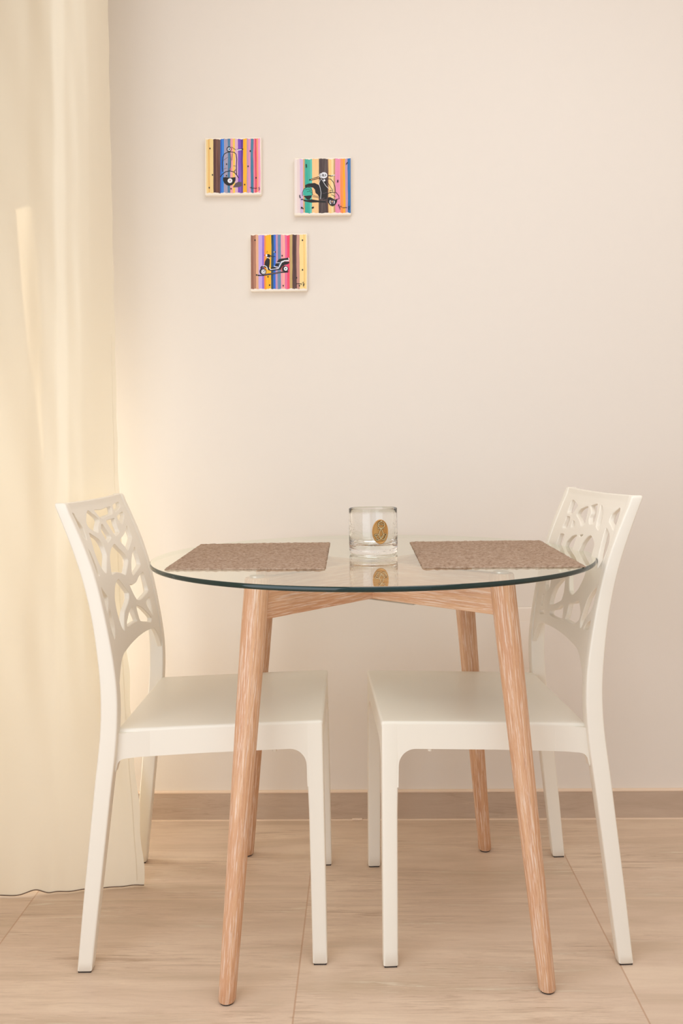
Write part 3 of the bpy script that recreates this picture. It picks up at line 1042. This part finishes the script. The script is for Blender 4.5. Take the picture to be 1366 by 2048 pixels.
def arc(cx, cy, rx, ry, a0, a1, n=10):
    return [(cx + rx * math.cos(math.radians(a0 + (a1 - a0) * k / n)), cy + ry * math.sin(math.radians(a0 + (a1 - a0) * k / n))) for k in range(n + 1)]
strokes = [
    [(805, 340), (775, 420), (745, 520), (760, 570), (800, 620), (850, 655), (890, 665), (925, 640)],
    [(815, 340), (850, 420), (880, 520), (850, 580), (800, 625), (740, 660), (690, 665), (660, 640)],
    [(805, 345), (815, 340)],
    [(745, 520), (720, 495), (680, 495), (640, 510), (635, 535), (665, 550), (700, 540)],
    [(880, 520), (900, 495), (940, 490), (970, 505), (965, 535), (935, 545), (905, 540)],
    [(665, 560), (690, 610), (735, 645)], [(945, 560), (920, 610), (870, 645)],
    [(770, 540), (805, 595), (845, 540)],
    [(720, 345), (760, 335), (800, 330), (850, 335), (900, 345)],
    [(745, 290), (775, 315), (820, 325), (870, 315), (895, 290)],
    [(745, 290), (725, 245), (735, 215), (760, 235)], [(895, 290), (910, 240), (895, 210), (875, 235)],
    [(760, 235), (775, 205), (800, 235), (820, 200), (845, 235), (875, 235)],
    arc(820, 215, 85, 62, 180, 360, 12),
    [(820, 150), (820, 118)], [(800, 134), (842, 134)],
]
dk, lt = [], []
for s in strokes:
    P = [med(mp(*q), 0.0022) for q in s]
    dk.append(tube(P, 0.00125, 6))
    lt.append(tube([med(mp(*q), 0.0029) for q in s], 0.00078, 6))
for q in ((740, 228), (793, 222), (838, 222), (885, 228), (668, 523), (935, 520), (712, 632), (890, 632), (700, 590), (905, 590)):
    c = mp(*q)
    dk.append(tube([med((c[0] - .25, c[1]), 0.0031), med((c[0] + .45, c[1] + .2), 0.0031)], 0.00055, 6))
Vd, Fd = merge(dk); Vl, Fl = merge(lt)
V = Vd + Vl; F = Fd + [tuple(i + len(Vd) for i in t) for t in Fl]
from_py('crest_relief', V, F, md, [BRASS_D, BRASS_L], fm=[0] * len(Fd) + [1] * len(Fl))

# ------------------------------------------------------------------ painted canvases
def canvas_mat(name, stops):
    k = NT(name)
    v = k.coord()
    sep = k.n('ShaderNodeSeparateXYZ'); k.l(v, sep.inputs[0])
    wob = k.noise(k.mapping(v, (30, 1, 9)), 1.0, 3, 0.6)
    u = k.math('ADD', k.math('DIVIDE', sep.outputs[0], 0.148), 0.5)
    u = k.math('ADD', u, k.math('MULTIPLY', k.math('SUBTRACT', wob, 0.5), 0.035))
    st = []
    for i, (p, c) in enumerate(stops):
        st.append((p, s2l(c)))
    c = k.ramp(u, st, 'CONSTANT')
    brush = k.noise(k.mapping(v, (260, 1, 9)), 1.0, 4, 0.65)
    c = k.mix(k.math('MULTIPLY', k.ramp(brush, [(0.45, (0, 0, 0, 1)), (0.78, (1, 1, 1, 1))]), 0.12), c, s2l((246, 230, 214)))
    c = k.mix(k.math('MULTIPLY', k.ramp(brush, [(0.25, (1, 1, 1, 1)), (0.45, (0, 0, 0, 1))]), 0.10), c, s2l((70, 40, 40)))
    # ragged ends of the brush strokes at top and bottom show the primed canvas
    rag = k.noise(k.mapping(v, (70, 1, 2)), 1.0, 2)
    zt = k.math('ADD', sep.outputs[2], k.math('MULTIPLY', k.math('SUBTRACT', rag, 0.5), 0.010))
    m1 = k.math('GREATER_THAN', zt, 0.0715)
    m2 = k.math('LESS_THAN', zt, -0.0690)
    side = k.math('GREATER_THAN', sep.outputs[1], -0.0075)
    mask = k.math('MAXIMUM', k.math('MAXIMUM', m1, m2), side)
    c = k.mix(mask, c, s2l((246, 236, 222)))
    k.l(c, k.b.inputs['Base Color'])
    k.b.inputs['Roughness'].default_value = 0.6
    k.bump(brush, 0.2, 0.0006)
    return k.m

def canvas(center, rot, stops, parts_, fr, label):
    """fr: the drawing's own frame (left, right, top, bottom) in drawing units"""
    T = 0.016
    ob = empty('painted_canvas', (center[0], WY - T / 2, center[1]))
    ob.rotation_euler = (0, rot, 0)
    tag(ob, label, 'painting', 'small scooter canvases on the wall')
    box('stretched_canvas', (-.074, -T / 2, -.075), (.074, T / 2, .075), canvas_mat('striped_paint', stops), ob, 0.002, 3)
    mats = [BLACK, WHITE, GREYP, TEALP, PEACHP, REDP]
    L, R_, T_, B_ = fr
    lay = [0]
    def M2(p): return ((p[0] - L) / (R_ - L) * 0.148 - 0.074, 0.075 - (p[1] - T_) / (B_ - T_) * 0.15)
    for part_name, strokes in parts_:
      V, F, fm = [], [], []
      for mi, kind, P, wd in strokes:
          lay[0] += 1
          y = -T / 2 - 0.00015 - 0.00003 * lay[0]
          if kind == 'f':
              Q = [M2(p) for p in P]
              b = len(V); V += [(x, y, z) for x, z in Q] + [(x, -T / 2 + .0002, z) for x, z in Q]
              n = len(Q)
              F.append(tuple(range(b, b + n))); fm.append(mi)
              for j in range(n):
                  F.append((b + j, b + n + j, b + n + (j + 1) % n, b + (j + 1) % n)); fm.append(mi)
          else:
              Q = [Vector((M2(p)[0], 0, M2(p)[1])) for p in P]
              hw_ = wd / (R_ - L) * 0.148 / 2
              b = len(V); n = len(Q)
              for i, q in enumerate(Q):
                  d_ = (Q[min(i + 1, n - 1)] - Q[max(i - 1, 0)]).normalized()
                  s_ = Vector((-d_.z, 0, d_.x)) * hw_
                  for sg in (1, -1):
                      V.append((q.x + s_.x * sg, y, q.z + s_.z * sg)); V.append((q.x + s_.x * sg, -T / 2 + .0002, q.z + s_.z * sg))
              for i in range(n - 1):
                  a = b + 4 * i
                  F += [(a, a + 2, a + 6, a + 4), (a, a + 4, a + 5, a + 1), (a + 2, a + 3, a + 7, a + 6)]; fm += [mi] * 3
      from_py(part_name, V, F, ob, mats, smooth=False, fm=fm)
    return ob

def disc(mi, x, y, r, ry=None):
    ry = ry or r
    return (mi, 'f', [(x + r * math.cos(a), y + ry * math.sin(a)) for a in np.linspace(0, 2 * math.pi, 20, endpoint=False)], 0)
def loop(mi, x, y, r, wd, ry=None):
    ry = ry or r
    return (mi, 's', [(x + r * math.cos(a), y + ry * math.sin(a)) for a in np.linspace(0, 2 * math.pi, 25)], wd)
def spots(ps): return [disc(0, x, y, 11, 15) for x, y in ps]
K, Wt, G, TE, PE, RD = range(6)

S1s = [(G, 'f', [(690, 1060), (735, 985), (790, 955), (855, 965), (858, 1030), (800, 1055)], 0)]
S1 = [
      (K, 's', [(505, 770), (500, 690), (500, 600), (508, 500), (535, 440), (590, 408), (660, 402), (715, 410), (750, 445), (763, 540), (756, 640), (755, 740), (758, 820)], 14),
      (K, 's', [(458, 870), (500, 812), (560, 768), (640, 752), (710, 775), (760, 830), (795, 888)], 14),
      (G, 's', [(515, 560), (600, 500)], 6), (G, 's', [(520, 720), (580, 700)], 6), (G, 's', [(700, 660), (745, 665)], 8), (G, 's', [(715, 770), (740, 730)], 14),
      (K, 'f', [(510, 875), (560, 868), (640, 880), (740, 870), (738, 930), (710, 985), (670, 1018), (620, 1028), (575, 1015), (535, 980), (512, 930)], 0),
      disc(Wt, 638, 935, 44), disc(RD, 640, 935, 10),
      loop(K, 620, 352, 38, 12, 45), loop(Wt, 628, 352, 22, 9, 26), disc(RD, 662, 350, 9, 24),
      (K, 's', [(660, 308), (710, 340), (745, 365)], 6), (Wt, 's', [(765, 370), (820, 365), (868, 355)], 16), (K, 's', [(765, 356), (880, 350)], 7), disc(K, 866, 354, 17, 12),
      (K, 's', [(645, 430), (655, 560), (650, 700)], 6), (RD, 's', [(625, 720), (665, 720)], 10), (K, 's', [(680, 430), (672, 560)], 6)]
S1d = spots([(275, 335), (320, 825), (260, 1062), (577, 628), (575, 842), (1008, 390), (1112, 886), (905, 1010), (657, 1085), (968, 672)])
S1g = [(K, 's', [(1000, 1060), (1018, 1075), (1030, 1055), (1040, 1085)], 9), (K, 's', [(1050, 1078), (1075, 1075), (1100, 1082), (1130, 1074)], 7), (K, 's', [(1175, 1060), (1155, 1075), (1165, 1085), (1180, 1080), (1170, 1115), (1155, 1110)], 7)]

S2s = [(K, 'f', [(330, 910), (400, 925), (480, 910), (620, 935), (740, 945), (745, 975), (600, 968), (470, 972), (345, 945)], 0)]
S2 = [
      (K, 'f', [(370, 640), (430, 615), (540, 605), (610, 640), (640, 700), (650, 800), (640, 880), (625, 880), (600, 830), (555, 790), (545, 730), (510, 690), (440, 680), (380, 695), (365, 670)], 0),
      (TE, 'f', [(330, 835), (330, 760), (360, 705), (420, 680), (480, 710), (500, 780), (495, 835)], 0),
      (PE, 'f', [(500, 690), (540, 730), (552, 790), (548, 830), (505, 835), (500, 760)], 0),
      (K, 's', [(318, 850), (318, 780), (345, 715), (400, 685), (460, 695), (492, 740), (500, 835)], 9),
      (K, 'f', [(335, 850), (490, 835), (475, 880), (445, 915), (400, 915), (375, 880)], 0),
      (K, 's', [(370, 730), (430, 720), (470, 750)], 6), (K, 's', [(400, 770), (450, 760), (485, 790)], 6),
      (K, 's', [(500, 860), (560, 870), (615, 885)], 7), (G, 's', [(500, 830), (560, 850), (610, 855)], 6),
      (K, 'f', [(660, 545), (740, 520), (770, 700), (765, 900), (700, 915), (650, 905), (640, 700), (620, 610)], 0),
      (Wt, 's', [(640, 545), (618, 620), (640, 700), (655, 790), (645, 905)], 7), (Wt, 's', [(660, 530), (700, 590), (740, 660), (790, 710)], 7),
      (G, 's', [(680, 800), (720, 803), (755, 780)], 7), (G, 's', [(640, 910), (715, 888)], 8),
      (K, 's', [(760, 575), (830, 690), (865, 740), (862, 780)], 7), (K, 's', [(770, 530), (830, 535), (875, 590), (908, 680), (915, 780)], 9),
      (K, 's', [(815, 745), (860, 750), (862, 785), (812, 782), (815, 745)], 6),
      (K, 's', [(765, 820), (800, 795), (860, 785), (930, 790), (975, 850), (982, 905), (940, 915)], 9), (K, 's', [(840, 825), (890, 850), (915, 870)], 6),
      (K, 'f', [(780, 880), (815, 872), (860, 895), (905, 925), (950, 905), (940, 965), (910, 1020), (865, 1045), (815, 1025), (780, 970), (772, 920)], 0),
      disc(G, 855, 965, 36, 42), (Wt, 's', [(822, 930), (812, 970), (830, 1005)], 13), (Wt, 's', [(890, 940), (898, 970), (888, 1000)], 13), disc(PE, 855, 958, 12),
      (K, 'f', [(628, 440), (660, 420), (710, 412), (765, 430), (768, 480), (740, 515), (690, 520), (640, 500)], 0),
      loop(Wt, 706, 465, 52, 22, 46), disc(Wt, 706, 465, 34), (K, 's', [(690, 440), (688, 480)], 14), (K, 's', [(706, 450), (708, 495)], 12), (K, 's', [(735, 450), (738, 478)], 14), (K, 's', [(676, 470), (690, 475)], 10),
      (Wt, 's', [(645, 430), (622, 470), (660, 520)], 10), disc(Wt, 715, 560, 20),
      (K, 's', [(445, 545), (520, 520), (610, 490)], 9), (PE, 's', [(470, 545), (540, 525), (620, 505)], 8), (K, 's', [(470, 552), (560, 535), (640, 515)], 5), disc(K, 455, 545, 14, 11),
      (Wt, 's', [(830, 475), (905, 462)], 12), (K, 's', [(780, 470), (830, 470)], 9), (K, 's', [(820, 483), (868, 474)], 8)]
S2d = [(K, 's', [(388, 255), (392, 315)], 18), (K, 's', [(268, 830), (272, 870), (285, 885)], 15), (K, 's', [(290, 912), (330, 912)], 13), (K, 's', [(300, 1050), (300, 1085)], 17), (K, 's', [(310, 1060), (335, 1092)], 14),
       (K, 's', [(490, 1080), (520, 1055)], 26), (K, 's', [(958, 555), (955, 600)], 20), (K, 's', [(1112, 262), (1135, 225)], 14), (K, 's', [(972, 1012), (975, 1045)], 16)]
S2g = [(K, 's', [(980, 1050), (1000, 1110), (990, 1050), (1020, 1045), (1025, 1070)], 7), (K, 's', [(1040, 1070), (1070, 1075), (1085, 1068), (1125, 1072)], 7), (K, 's', [(1170, 1045), (1150, 1055), (1165, 1075), (1150, 1090), (1165, 1115)], 7)]

S3s = [(K, 'f', [(300, 905), (380, 912), (520, 885), (700, 855), (820, 842), (878, 850), (860, 868), (700, 882), (520, 915), (400, 930), (310, 930)], 0),
      (G, 'f', [(420, 895), (620, 868), (800, 846), (800, 862), (600, 892), (430, 918)], 0)]
S3 = [(K, 'f', [(355, 785), (370, 755), (410, 738), (455, 735), (490, 760), (508, 810), (500, 825), (480, 790), (440, 770), (395, 775), (370, 800)], 0),
      (K, 'f', [(432, 730), (440, 670), (470, 610), (500, 600), (530, 625), (530, 700), (520, 760), (530, 800), (555, 822), (690, 805), (720, 760), (750, 690), (800, 665), (888, 672), (885, 700), (850, 720), (800, 730), (765, 770), (730, 815), (640, 830), (545, 838), (505, 820), (480, 765)], 0),
      (Wt, 's', [(400, 748), (445, 742), (475, 765), (490, 815)], 14), (Wt, 's', [(520, 775), (540, 812), (690, 790), (715, 740), (745, 685), (800, 655), (885, 655)], 15),
      (K, 'f', [(545, 790), (560, 770), (620, 768), (640, 775), (680, 780), (640, 795), (560, 805)], 0),
      (K, 'f', [(625, 735), (645, 700), (705, 695), (690, 755), (640, 755)], 0), (Wt, 's', [(605, 748), (640, 765), (680, 768)], 11), (Wt, 's', [(645, 688), (712, 688)], 9),
      (K, 'f', [(655, 680), (700, 622), (760, 612), (830, 605), (865, 595), (872, 635), (820, 645), (760, 655), (720, 678)], 0),
      (Wt, 's', [(868, 598), (884, 625), (870, 645), (800, 648), (735, 672)], 12),
      (K, 'f', [(455, 545), (480, 528), (520, 530), (550, 560), (530, 590), (505, 588), (475, 575)], 0), disc(Wt, 472, 552, 16, 22), (K, 's', [(535, 555), (575, 575)], 14), (Wt, 's', [(478, 590), (528, 602)], 14),
      (K, 's', [(478, 500), (485, 475)], 6), disc(RD, 436, 548, 12, 7), (K, 's', [(590, 575), (632, 570)], 8), disc(Wt, 612, 490, 10), disc(K, 630, 490, 10, 16),
      disc(K, 405, 848, 62, 62), disc(Wt, 415, 852, 42, 44), loop(G, 415, 852, 30, 6), (K, 's', [(420, 850), (440, 825)], 9), disc(G, 415, 852, 9),
      disc(K, 812, 805, 58, 55), disc(Wt, 822, 800, 35, 38), disc(G, 820, 800, 12), (RD, 's', [(760, 850), (735, 800), (765, 760), (810, 742)], 8)]
S3d = spots([(262, 270), (1128, 278), (1128, 822), (497, 945), (525, 1100), (775, 1112), (757, 560), (1018, 968), (1070, 1115), (288, 912)])
S3g = [(K, 's', [(1010, 1080), (1040, 1075), (1080, 1080), (1105, 1075), (1108, 1100)], 8), (K, 's', [(1150, 1045), (1130, 1060), (1150, 1075), (1135, 1095), (1155, 1110), (1140, 1130), (1150, 1090), (1168, 1080)], 7)]

canvas((-0.3243, 1.7075), 0.011, [(0.0, (246, 232, 208)), (0.025, (246, 214, 146)), (0.06, (238, 186, 104)), (0.085, (246, 216, 148)), (.145, (88, 52, 46)), (.20, (122, 76, 62)), (.225, (96, 58, 50)), (.27, (10, 100, 205)), (.30, (30, 130, 225)), (.335, (166, 156, 180)), (.405, (60, 120, 160)), (.45, (240, 164, 170)), (.495, (248, 204, 84)),
       (.535, (222, 178, 204)), (.585, (124, 72, 192)), (.635, (92, 44, 150)), (.672, (255, 184, 10)), (.74, (190, 150, 184)), (.765, (230, 150, 184)), (.81, (50, 122, 156)), (.86, (236, 128, 152)), (.89, (228, 60, 96)), (.915, (246, 160, 120)), (.945, (250, 160, 196)), (.98, (246, 232, 220))],
       [('painted_shadow', S1s), ('painted_scooter', S1), ('signature', S1g)] + [('painted_speck', [q]) for q in S1d], (180, 1210, 135, 1200), 'striped canvas of a scooter seen head-on, farthest left of three on the wall')
canvas((-0.0915, 1.6505), 0.011, [(0.0, (240, 228, 222)), (.05, (236, 216, 214)), (.10, (214, 186, 222)), (.155, (224, 172, 112)), (.18, (60, 170, 150)), (.20, (36, 176, 156)), (.27, (90, 196, 180)), (.31, (250, 202, 142)), (.43, (72, 56, 56)), (.585, (112, 62, 46)), (.60, (248, 206, 134)), (.65, (246, 222, 162)), (.695, (196, 150, 104)), (.72, (238, 140, 178)), (.81, (255, 146, 74)), (.86, (255, 172, 8)), (.90, (196, 150, 180)), (.94, (6, 108, 176))],
       [('painted_shadow', S2s), ('painted_scooter', S2), ('signature', S2g)] + [('painted_speck', [q]) for q in S2d], (170, 1197, 130, 1208), 'striped canvas of a scooter turned three-quarters with handlebars, farthest right of three')
canvas((-0.2080, 1.4550), 0.011, [(0.0, (150, 98, 78)), (.05, (178, 122, 98)), (.09, (232, 178, 140)), (.135, (196, 168, 232)), (.20, (150, 112, 214)), (.235, (252, 134, 36)), (.265, (255, 186, 6)), (.36, (20, 70, 90)), (.405, (8, 100, 212)), (.445, (196, 148, 180)), (.48, (98, 134, 170)), (.535, (250, 160, 168)), (.575, (252, 178, 160)), (.605, (230, 110, 160)), (.64, (244, 62, 104)), (.69, (198, 168, 104)), (.735, (76, 42, 40)), (.81, (198, 144, 130)), (.865, (252, 222, 150)), (.93, (248, 206, 120)), (.955, (252, 222, 150)), (.985, (246, 236, 222))],
       [('painted_shadow', S3s), ('painted_scooter', S3), ('signature', S3g)] + [('painted_speck', [q]) for q in S3d], (180, 1215, 150, 1210), 'striped canvas of a black scooter in side view, lowest of the three')

# ------------------------------------------------------------------ wall plate behind the table
so = empty('socket_plate', (0.413, WY, 0.4615))
tag(so, 'pale plastic plate low on the wall, behind the front oak leg away from curtain', 'socket')
box('plate', (-0.050, -0.009, -0.0875), (0.050, 0.0, 0.0875), SOCKET, so, 0.004, 3)
box('cover', (-0.034, -0.0105, -0.070), (0.034, -0.0085, 0.050), SOCKET, so, 0.001, 2)
